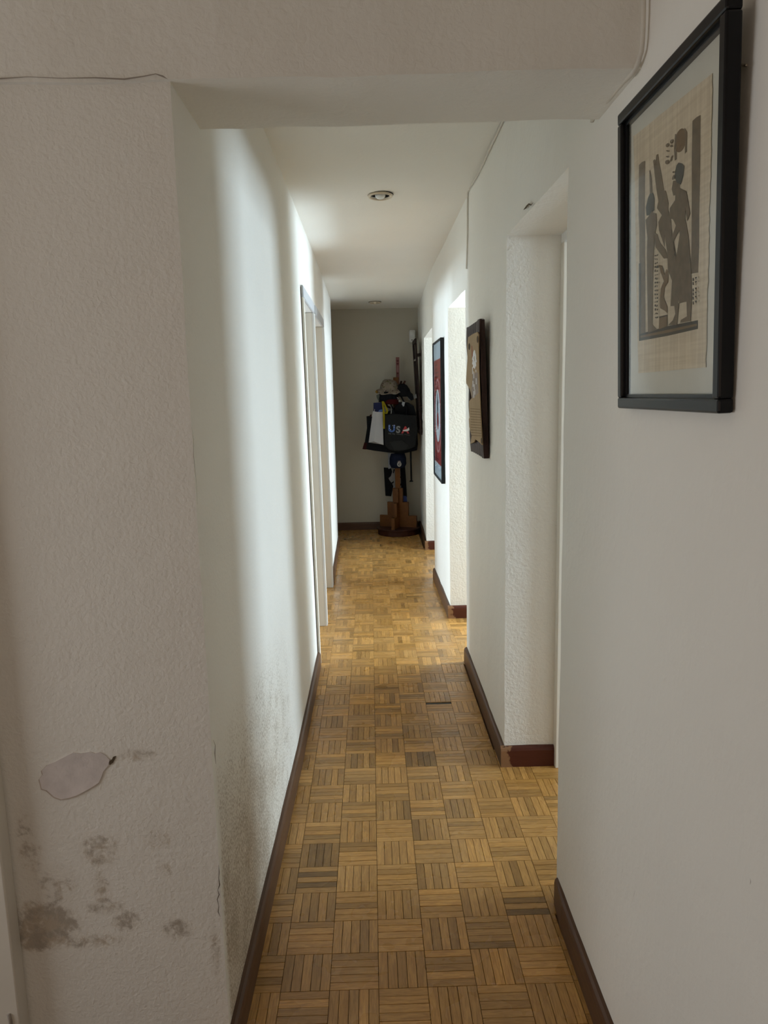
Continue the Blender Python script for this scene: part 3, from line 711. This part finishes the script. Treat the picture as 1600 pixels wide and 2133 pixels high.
ring('printed_disc', .001, .062, plain('poster_deep_red', (.28, .02, .02), .6), 4, cv_=cv-.03)
flat('printed_silhouette', [(cu-.03, cv+.02), (cu+.03, cv+.03), (cu+.045, cv+.09), (cu+.02, cv+.13), (cu+.012, cv+.165), (cu-.012, cv+.165), (cu-.02, cv+.12), (cu-.045, cv+.08)], M_RB, 5)
for i in range(9):
    v = .785-i*.026; L = rg.uniform(.12, .30); flat('printed_text_line', [(.12, v), (.12+L, v), (.12+L, v-.010), (.12, v-.010)], M_RD, 2)
for i in range(5):
    v = .185-i*.016; L = rg.uniform(.12, .25); flat('printed_text_line', [(.09, v), (.09+L, v), (.09+L, v-.007), (.09, v-.007)], M_RD, 2)
for k in range(4): flat('printed_scratch', [(.06+k*.01, .70-k*.05), (.16+k*.02, .735-k*.05), (.16+k*.02, .738-k*.05), (.06+k*.01, .704-k*.05)], M_PINK, 3)
H.pane(.012, H.w-.012, .012, H.h-.012, -.0045)

# dark mirror leaning off the wall at the far end
H = Hung('wall_mirror', 7.62, 7.20, 1.035, 1.955, .479, .438)
tag(H.root, 'tall dark-framed mirror tilting off the right wall above the coat rack', 'mirror')
M_DKW = plain('dark_mirror_frame', (.018, .009, .007), .5, spec=.15, var=.15)
for a in ((0, H.w, H.h-.04, H.h), (0, H.w, 0, .045), (0, .04, .045, H.h-.04), (H.w-.045, H.w, .045, H.h-.04)): H.bar('frame_rail', *a, -.018, 0, M_DKW, bevel=.003)
H.bar('mirror_glass', .03, H.w-.03, .03, H.h-.03, -.012, -.010, plain('mirror_silver', (.8, .8, .8), .04, 1.0, var=0), bevel=0)
H.bar('cross_rail', .04, H.w-.045, H.h-.20, H.h-.185, -.010, -.004, plain('pale_rail', (.40, .36, .30), .5), bevel=.001)
H.bar('inner_rail', .085, .105, .045, H.h-.20, -.010, -.002, M_DKW, bevel=.001)
for v in (.25, .75): H.bar('wall_bracket', H.w-.04, H.w-.02, v, v+.03, -.05 if v > .5 else -.03, -.017, M_DKW, bevel=.001)

# motion detector high in the far corner, switch on the right wall
p = at_y(859, 712, 7.72)
md = empty('motion_detector', (p.x, 7.72, p.z)); tag(md, 'white motion detector mounted high in the far right corner', 'sensor')
M_PLAST = plain('white_plastic', (.62, .62, .60), .4, var=.02)
bm = bmesh.new(); bm_box(bm, -.030, .030, -.025, .079, -.005, .118, .014, 3); bm_obj('housing', bm, M_PLAST, md)
lathe('lens_window', [(.001, 0), (.022, .004), (.024, .03), (.020, .055), (.001, .06)], (0, -.018, .045), plain('lens_plastic', (.70, .70, .68), .3), md, 20, 1, .5)
lathe('sensor_dot', [(.007, -.003), (.008, 0), (.007, .003)], (-.004, -.027, .016), M_NEARBLACK, md, 14, 1, .5)
p = at_x(881, 868, XR(6.95)-.006)
sw = empty('light_switch', (XR(p.y)-.001, p.y, p.z)); tag(sw, 'small pale light switch on the wall between mirror and opening', 'switch')
box('plate', -.008, 0, -.04, .04, -.04, .04, M_PLAST, sw, .002); box('rocker', -.012, -.008, -.018, .018, -.026, .026, plain('switch_rocker', (.5, .5, .48), .4), sw, .001)

# ------------------------------------------------------------------ coat rack in the far corner
RX, RY = .262, 7.545
M_OAK = plain('rack_orange_wood', (.115, .042, .008), .5, spec=.2, var=.18, scale=30); M_OAKD = plain('rack_dark_wood', (.042, .013, .007), .5, spec=.2, var=.15)
cr = empty('coat_rack', (RX, RY, 0)); tag(cr, 'wooden coat rack with stepped base in the far corner', 'coat rack')
lathe('base_plinth', [(.001, 0), (.212, 0), (.215, .004), (.215, .050), (.001, .050)], (0, 0, 0), M_OAKD, cr, 48, smooth=False)
lathe('base_disc', [(.001, .0505), (.222, .0505), (.226, .056), (.226, .064), (.220, .070), (.001, .070)], (0, 0, 0), M_OAKD, cr, 48, smooth=False)
step = [(-.197, .0705), (.197, .0705), (.197, .190), (.112, .190), (.112, .330), (.052, .330), (.052, .475), (-.052, .475), (-.052, .330), (-.112, .330), (-.112, .190), (-.197, .190)]
for ang in (-.32, math.pi/2-.32):
    d = Vector((math.cos(ang), math.sin(ang), 0)); nn = Vector((-d.y, d.x, 0))*.017
    prism('stepped_fin', [d*a+Vector((0, 0, b))-nn for a, b in step], nn*2, M_OAK, cr)
box('pole', -.026, .026, -.026, .026, .476, 1.60, M_OAK, cr, .004)
for i in range(8):
    a = i*math.pi/4+.2; z = 1.50 if i % 2 else 1.28
    d = Vector((math.cos(a), math.sin(a), 0)); tube('peg', [d*.02+Vector((0, 0, z)), d*.09+Vector((0, 0, z+.03)), d*.11+Vector((0, 0, z+.06))], .011, M_OAKD, cr, 8)

M_BLK = plain('black_fabric', (.008, .008, .009), .85, var=.2, scale=60); M_BLK2 = plain('charcoal_fabric', (.014, .014, .014), .8, var=.15, scale=50)
def slab(name, pts, Y, depth, mat, parent, bevel=.004):
    """outline seen from the corridor, at the plane Y, with real thickness towards the back"""
    P = [at_y(a, b, Y) for a, b in pts]
    return prism(name, P, Vector((0, depth, 0)), mat, parent, bevel)
def thing(name, px, py, Y, label, cat, group=None):
    p = at_y(px, py, Y); e = empty(name, p); tag(e, label, cat, group); return e

# wide black bag behind, with a dark red end
t = thing('wide_black_bag', 812, 944, 7.44, 'wide flat black bag with a dark red corner hanging lowest on the rack', 'bag')
slab('bag_body', [(760, 921), (768, 870), (830, 850), (868, 870), (871, 925), (869, 938), (840, 945), (812, 943), (780, 939), (756, 935)], 7.425, .06, M_BLK, t, .006)
slab('bag_corner', [(755, 935.5), (759, 922), (765, 923), (762, 936.5)], 7.420, .05, plain('dark_red_fabric', (.030, .006, .006), .8), t, .002)
tube('bag_strap', [at_y(790, 872, 7.45), at_y(800, 845, 7.47), at_y(818, 828, 7.50), at_y(826, 818, 7.53)], .006, M_BLK, t)
rebase(t)
t = thing('black_folder', 769, 922, 7.41, 'thin black folder bag left of the white paper bag', 'bag')
slab('bag_body', [(763.5, 867), (774, 865.5), (772, 921), (766, 922)], 7.412, .012, M_BLK, t, .002)
slab('bag_spine', [(770.5, 864), (775, 863), (774, 868), (770, 868)], 7.407, .004, plain('dark_brown_red', (.04, .012, .01), .7), t, .0005)
rebase(t)
# white paper bag
t = thing('paper_bag', 783, 927, 7.38, 'white paper carrier bag hanging at the left of the coat rack', 'bag')
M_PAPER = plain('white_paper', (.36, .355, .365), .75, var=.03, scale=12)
q = [at_y(777, 856, 7.37), at_y(797, 858, 7.37), at_y(799, 927, 7.37), at_y(768, 922, 7.37)]
mid_t, mid_b = at_y(785, 858, 7.36), at_y(779, 919.5, 7.355)
back = [v+Vector((0, .035, 0)) for v in q]
mesh_obj('bag_body', [q[0], mid_t, q[1], q[2], mid_b, q[3]]+back+[], [(0, 1, 4, 5), (1, 2, 3, 4), (2, 7, 8, 3), (6, 0, 5, 9), (5, 4, 3, 8, 9), (7, 6, 9, 8)], M_PAPER, t)
tube('bag_handle', [at_y(780, 857, 7.375), at_y(783, 835, 7.42), at_y(791, 828, 7.47)], .003, plain('paper_cord', (.4, .4, .38), .8), t)
rebase(t)
t = thing('blue_box', 787, 860, 7.40, 'dark blue packet sticking out of the white paper bag', 'packet')
slab('packet', [(778, 839), (797, 838), (797, 862), (778, 862)], 7.382, .016, plain('deep_blue', (.006, .009, .045), .5, spec=.15), t, .002)
slab('bright_band', [(790, 854), (797, 852.5), (797, 857), (788, 858)], 7.380, .003, plain('bright_blue', (.03, .09, .28), .3), t, .0005)
rebase(t)
# yellow lanyards
M_YEL = plain('yellow_ribbon', (.19, .155, .006), .7, var=.15)
t = thing('yellow_lanyard', 800, 890, 7.36, 'yellow lanyard looped beside the white paper bag', 'lanyard')
for L in ([(797, 836), (798.5, 850), (800, 870), (800, 893)], [(798, 836), (803, 846), (807, 856), (805, 862), (800, 858)]):
    P = [at_y(a, b, 7.352) for a, b in L]; vs = []
    for p in P: vs += [p+Vector((-.009, 0, 0)), p+Vector((.009, .001, 0)), p+Vector((.009, .004, 0)), p+Vector((-.009, .003, 0))]
    fs = [(4*i+k, 4*i+(k+1) % 4, 4*i+4+(k+1) % 4, 4*i+4+k) for i in range(len(P)-1) for k in range(4)] + [(3, 2, 1, 0), tuple(range(4*len(P)-4, 4*len(P)))]
    mesh_obj('ribbon', vs, fs, M_YEL, t)
rebase(t)
# black tote with the letters USA
t = thing('tote_bag', 835, 938, 7.38, 'black tote bag printed USA in blue, grey and red', 'bag')
slab('bag_body', [(801, 864), (822, 862), (868, 866), (870, 900), (866, 930), (850, 937), (830, 941), (812, 938), (801, 928)], 7.365, .055, M_BLK2, t, .008)
slab('bag_fold', [(812, 921), (838, 917), (852, 928), (846, 937), (822, 939)], 7.361, .008, plain('grey_fold', (.022, .022, .021), .8), t, .002)
for L in ([(822, 864), (818, 850), (812, 838), (820, 826)], [(846, 866), (848, 850), (842, 838), (836, 826)]): tube('bag_strap', [at_y(a, b, 7.375+.03*i) for i, (a, b) in enumerate(L)], .008, M_BLK, t)
def letter(ch, px, py, hpx, mat, parent, Y=7.3640, sx=1.0):
    c = bpy.data.curves.new('letter', 'FONT'); c.body = ch; c.size = hpx*Y/F_PX/.69; c.extrude = .0006; c.offset = .0035; c.materials.append(mat)
    tmp = bpy.data.objects.new('tmp', c); COL.objects.link(tmp); bpy.context.view_layer.update()
    me = bpy.data.meshes.new_from_object(tmp.evaluated_get(bpy.context.evaluated_depsgraph_get())); bpy.data.objects.remove(tmp); me.materials.clear(); me.materials.append(mat)
    o = bpy.data.objects.new('letter', me); o.location = at_y(px, py, Y); o.rotation_euler = (math.pi/2, 0.05, 0); o.scale.x = sx
    link(o, parent); return o
M_UB = plain('print_blue', (.035, .095, .30), .6); M_SG = plain('print_grey', (.17, .17, .165), .6); M_AR = plain('print_red', (.36, .018, .022), .6); M_W2 = plain('print_white', (.55, .55, .54), .6)
letter('U', 808.5, 899, 13.5, M_UB, t, sx=1.05); letter('S', 825, 901, 13, M_SG, t, sx=1.0); letter('A', 837, 902, 13.5, M_AR, t, sx=1.1)
for a, b in ((811, 887.5), (811.5, 892), (814, 895), (818.5, 886.5), (821, 890), (822, 886)): slab('printed_star', ell(a, b, .8, .8, 0, 8), 7.3628, .001, M_W2, t, 0)
slab('printed_swoosh', [(839, 896), (848, 894), (852, 890), (853, 896), (848, 898.5), (840, 898)], 7.3628, .001, M_W2, t, 0)
for a, b in ((809, 815), (817, 823), (826, 840), (842, 854)): slab('printed_word', [(a, 901.5+(a-809)*.09), (b, 901.8+(b-809)*.09), (b, 905+(b-809)*.05), (a, 904+(a-809)*.05)], 7.3630, .001, plain('print_dark_grey', (.06, .06, .058), .7), t, 0)
rebase(t)
# dark bag with white tags above the tote
t = thing('black_shoulder_bag', 840, 862, 7.42, 'black shoulder bag with white tags above the printed tote', 'bag')
slab('bag_body', [(818, 862), (824, 845), (832, 838), (850, 838), (862, 846), (868, 866)], 7.425, .05, M_BLK, t, .006)
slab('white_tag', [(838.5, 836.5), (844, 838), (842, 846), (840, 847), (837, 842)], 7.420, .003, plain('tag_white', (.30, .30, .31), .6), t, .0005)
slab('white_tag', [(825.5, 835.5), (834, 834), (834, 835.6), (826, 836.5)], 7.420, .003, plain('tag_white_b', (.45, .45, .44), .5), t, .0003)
slab('white_tag', [(814, 842), (816, 850), (816.5, 861), (813.8, 862)], 7.420, .003, plain('tag_grey', (.22, .21, .19), .6), t, .0005)
slab('badge', ell(827.5, 830.5, 2.8, 3.4, 0, 14), 7.418, .004, plain('badge_pale', (.30, .22, .21), .6), t, .0005)
slab('badge_centre', ell(827.7, 830.6, 1.2, 1.6, 0, 10), 7.4172, .004, M_BLK, t, 0)
rebase(t)
# patterned sun hat on top
def hat_pattern():
    M = NT('patterned_cotton'); p = M.n('ShaderNodeTexCoord').outputs['Object']; v = M.n('ShaderNodeTexVoronoi'); M.l(p, v.inputs['Vector']); v.inputs['Scale'].default_value = 38
    c = M.mix(M.noise(p, 30, 4), (.10, .075, .055), (.23, .185, .14)); c = M.mix(M.smooth(v.outputs['Distance'], .30, .18), c, (.05, .015, .012)); c = M.mix(M.smooth(M.noise(p, 22, 2), .60, .68), c, (.10, .09, .035))
    M.color(c); M.b.inputs['Roughness'].default_value = .9; return M.m
M_HAT = hat_pattern()
hc = at_y(811, 813, 7.50)
t = empty('sun_hat', hc); tag(t, 'patterned floppy sun hat crowning the coat rack', 'hat')
def flop(v, a):
    k = noise.noise(v*14+Vector((3, 1, 2)))*.018; r = math.hypot(v.x, v.y)
    return Vector((v.x+k*.4, v.y, v.z+k*(1 if r < .1 else 1.1)+.02*math.cos(a*2)*(r/.13)**2*(1 if r > .085 else .2)))
lathe('crown', [(.098, 0), (.092, .03), (.080, .065), (.062, .095), (.040, .112), (.016, .118), (.001, .118)], (0, 0, 0), M_HAT, t, 40, 1, .9, flop)
lathe('brim', [(.094, .004), (.115, -.008), (.134, -.022), (.136, -.026), (.132, -.027), (.112, -.013), (.090, -.002)], (0, 0, 0), M_HAT, t, 40, 1, .9, flop)
for s in (-1, 1): lathe('brim_tassel', [(.001, -.016), (.014, -.008), (.016, .004), (.008, .014), (.001, .016)], (s*.125, -.03, -.012), plain('ochre_trim', (.20, .11, .02), .8), t, 12)
# caps below the hat
cc = at_y(809, 832, 7.46)
t = empty('dark_cap', cc); tag(t, 'dark cap with a deep red front under the patterned hat', 'hat')
lathe('crown', [(.098, -.045), (.100, -.01), (.092, .03), (.066, .055), (.02, .066), (.001, .066)], (0, .0, .02), plain('black_wool', (.007, .007, .009), .9), t, 32, 1, .85)
lathe('red_front', [(.080, -.040), (.084, -.02), (.076, .004), (.05, .020), (.001, .022)], (.02, -.028, -.008), plain('wine_red', (.035, .004, .004), .8), t, 28, 1, .8)
cc = at_y(790, 830, 7.44)
t = empty('grey_cloth', cc); tag(t, 'crumpled grey cloth hanging just above the white paper bag', 'cloth')
slab('cloth', [(784, 823), (789, 821), (793, 826), (797, 835), (800, 840), (794, 839), (788, 834), (784.5, 828)], 7.43, .02, plain('grey_green_cloth', (.085, .09, .075), .9, bump=.4), t, .004); rebase(t)
cc = at_y(846, 822, 7.47)
t = empty('black_hat', cc); tag(t, 'plain black cap hanging right of the patterned hat', 'hat')
lathe('crown', [(.001, .0), (.058, .0), (.066, .035), (.062, .075), (.046, .112), (.020, .128), (.001, .128)], (-.01, 0, -.02), M_BLK, t, 28, 1, .8, lambda v, a: Vector((v.x-v.z*.22, v.y, v.z)))
mesh_obj('visor', *(lambda P: ([Vector(p) for p in P]+[Vector(p)+Vector((0, .006, .004)) for p in P], [(0, 1, 2, 3, 4), (9, 8, 7, 6, 5)]+[(i, (i+1) % 5, 5+(i+1) % 5, 5+i) for i in range(5)]))([(.02, -.05, .04), (.065, -.055, .0), (.075, -.05, -.05), (.045, -.05, -.06), (.0, -.05, -.01)]), M_BLK, t)
cc = at_y(856, 828, 7.50)
t = empty('white_cloth', cc); tag(t, 'pale cloth scrap between the black cap and the mirror', 'cloth')
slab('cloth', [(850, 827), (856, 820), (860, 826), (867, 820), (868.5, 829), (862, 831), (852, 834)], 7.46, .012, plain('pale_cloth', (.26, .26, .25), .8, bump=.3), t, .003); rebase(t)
# pink stick behind the hat
t = thing('pink_stick', 829, 812, 7.66, 'tall narrow pink printed slat standing up behind the hat', 'slat')
slab('slat', [(824.6, 744), (832, 744), (832, 806), (826, 806)], 7.66, .010, plain('faded_pink', (.205, .088, .082), .7, var=.08), t, .001)
for a in (750, 756, 776, 786): slab('printed_mark', [(826, a), (830.5, a), (830.5, a+3.5), (826.3, a+3.5)], 7.6592, .002, plain('mark_maroon', (.09, .030, .030), .7), t, 0)
slab('printed_stripe', [(827.5, 762), (829.5, 762), (829.7, 775), (827.8, 775)], 7.6592, .002, plain('mark_pale', (.27, .16, .15), .7), t, 0)
rebase(t)
# navy cap with a round crest, below the bags
cc = at_y(829, 960, 7.47)
t = empty('navy_cap', cc); tag(t, 'navy cap with a small round pale crest below the black bags', 'hat')
lathe('crown', [(.001, -.075), (.068, -.070), (.086, -.03), (.084, .03), (.070, .075), (.001, .080)], (.0, 0, 0), plain('navy_cotton', (.008, .010, .022), .85), t, 28, 1, .7)
M_CREST = plain('crest_white', (.34, .31, .27), .6); M_CRESTD = plain('crest_dark', (.05, .05, .06), .6); M_CRESTP = plain('crest_mauve', (.16, .12, .13), .6)
def disc(nm, px, py, r, Y, mat, par): return slab(nm, ell(px, py, r, r*1.15, 0, 20), Y, .003, mat, par, 0)
for nm, P, mt, Y in (('crest', ell(831.8, 967, 4.4, 5.2, 0, 20), M_CREST, 7.400), ('crest_field', ell(831.8, 966.6, 2.7, 3.3, 0, 16), M_CRESTD, 7.3992), ('crest_bar', [(829.6, 964), (830.6, 963.3), (834, 968), (833.2, 969)], M_CREST, 7.3986),
                     ('crest_crown', [(829.2, 962.3), (828.8, 959.8), (830.4, 960.8), (832, 959.2), (833.4, 960.8), (834.8, 959.8), (834.4, 962.3)], M_CRESTP, 7.3995)):
    slab(nm, P, Y, .004, mt, t, 0)
slab('crest_backing', ell(831.8, 965.5, 5.2, 7.2, 0, 16), 7.403, .03, plain('navy_patch', (.008, .010, .022), .85), t, 0)
t.name = 'navy_cap'; rebase_children = [c for c in t.children if c.name.startswith('crest')]
bpy.context.view_layer.update()
for c in rebase_children: c.matrix_parent_inverse = t.matrix_world.inverted()
t = thing('white_scarf', 811, 975, 7.48, 'pale cloth strip beside the navy cap', 'cloth')
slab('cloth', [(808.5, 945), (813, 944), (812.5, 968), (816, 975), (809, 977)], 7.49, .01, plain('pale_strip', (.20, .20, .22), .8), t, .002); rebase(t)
# black clothes and white papers hanging behind the pole
t = thing('black_garment', 808, 1034, 7.60, 'black garment hanging low behind the left of the pole', 'clothing')
slab('cloth', [(799.5, 974), (815, 975), (822, 1000), (818, 1020), (815, 1034), (803, 1033)], 7.62, .02, M_BLK, t, .004); rebase(t)
t = thing('black_trousers', 841, 1034, 7.60, 'black garment hanging low behind the right of the pole', 'clothing')
slab('cloth', [(834, 972), (844, 970), (846, 1000), (848, 1036), (836, 1036), (835, 1000)], 7.615, .02, M_BLK, t, .004); rebase(t)
t = thing('shoe_bag', 826, 1018, 7.58, 'white cloth bag with dark straps behind the pole', 'bag')
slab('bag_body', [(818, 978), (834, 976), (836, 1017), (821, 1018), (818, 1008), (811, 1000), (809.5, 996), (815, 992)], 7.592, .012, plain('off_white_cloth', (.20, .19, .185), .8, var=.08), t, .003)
for P in ([(813, 1007), (820.5, 1002), (820.5, 1005), (815, 1009)], [(831, 996), (835, 992), (835, 995), (831, 998)], [(830.5, 1013), (836, 1006), (836, 1010), (831, 1016)], [(818.5, 985), (820, 978), (823, 977), (820, 986)]): slab('strap', P, 7.5885, .003, M_BLK, t, 0)
rebase(t)
t = thing('blue_pouch', 842, 1046, 7.57, 'small bright blue pouch with a white print low on the rack', 'pouch')
slab('pouch', [(836, 1036), (841, 1033), (847, 1033.5), (848.5, 1046), (837, 1046)], 7.575, .02, plain('royal_blue', (.010, .030, .150), .6), t, .002)
slab('printed_mark', [(838, 1040), (839.5, 1039), (841, 1043.5), (838, 1044.5)], 7.573, .003, M_SG, t, 0); rebase(t)
# walking stick hanging at the right
t = thing('walking_stick', 856, 1003, 7.45, 'thin black walking stick with a flat rubber foot hanging at right', 'walking stick')
tube('shaft', [at_y(855.5, 925, 7.45), at_y(856, 960, 7.45), at_y(857, 1000, 7.45)], .009, M_BLK, t)
p = at_y(856.8, 1002, 7.45); lathe('rubber_foot', [(.001, -.006), (.020, -.006), (.018, .002), (.010, .008), (.001, .008)], p, M_BLK, t, 16)
tube('handle', [at_y(855.5, 926, 7.45), at_y(855, 900, 7.46), at_y(850, 880, 7.48)], .009, M_BLK, t)
rebase(t)
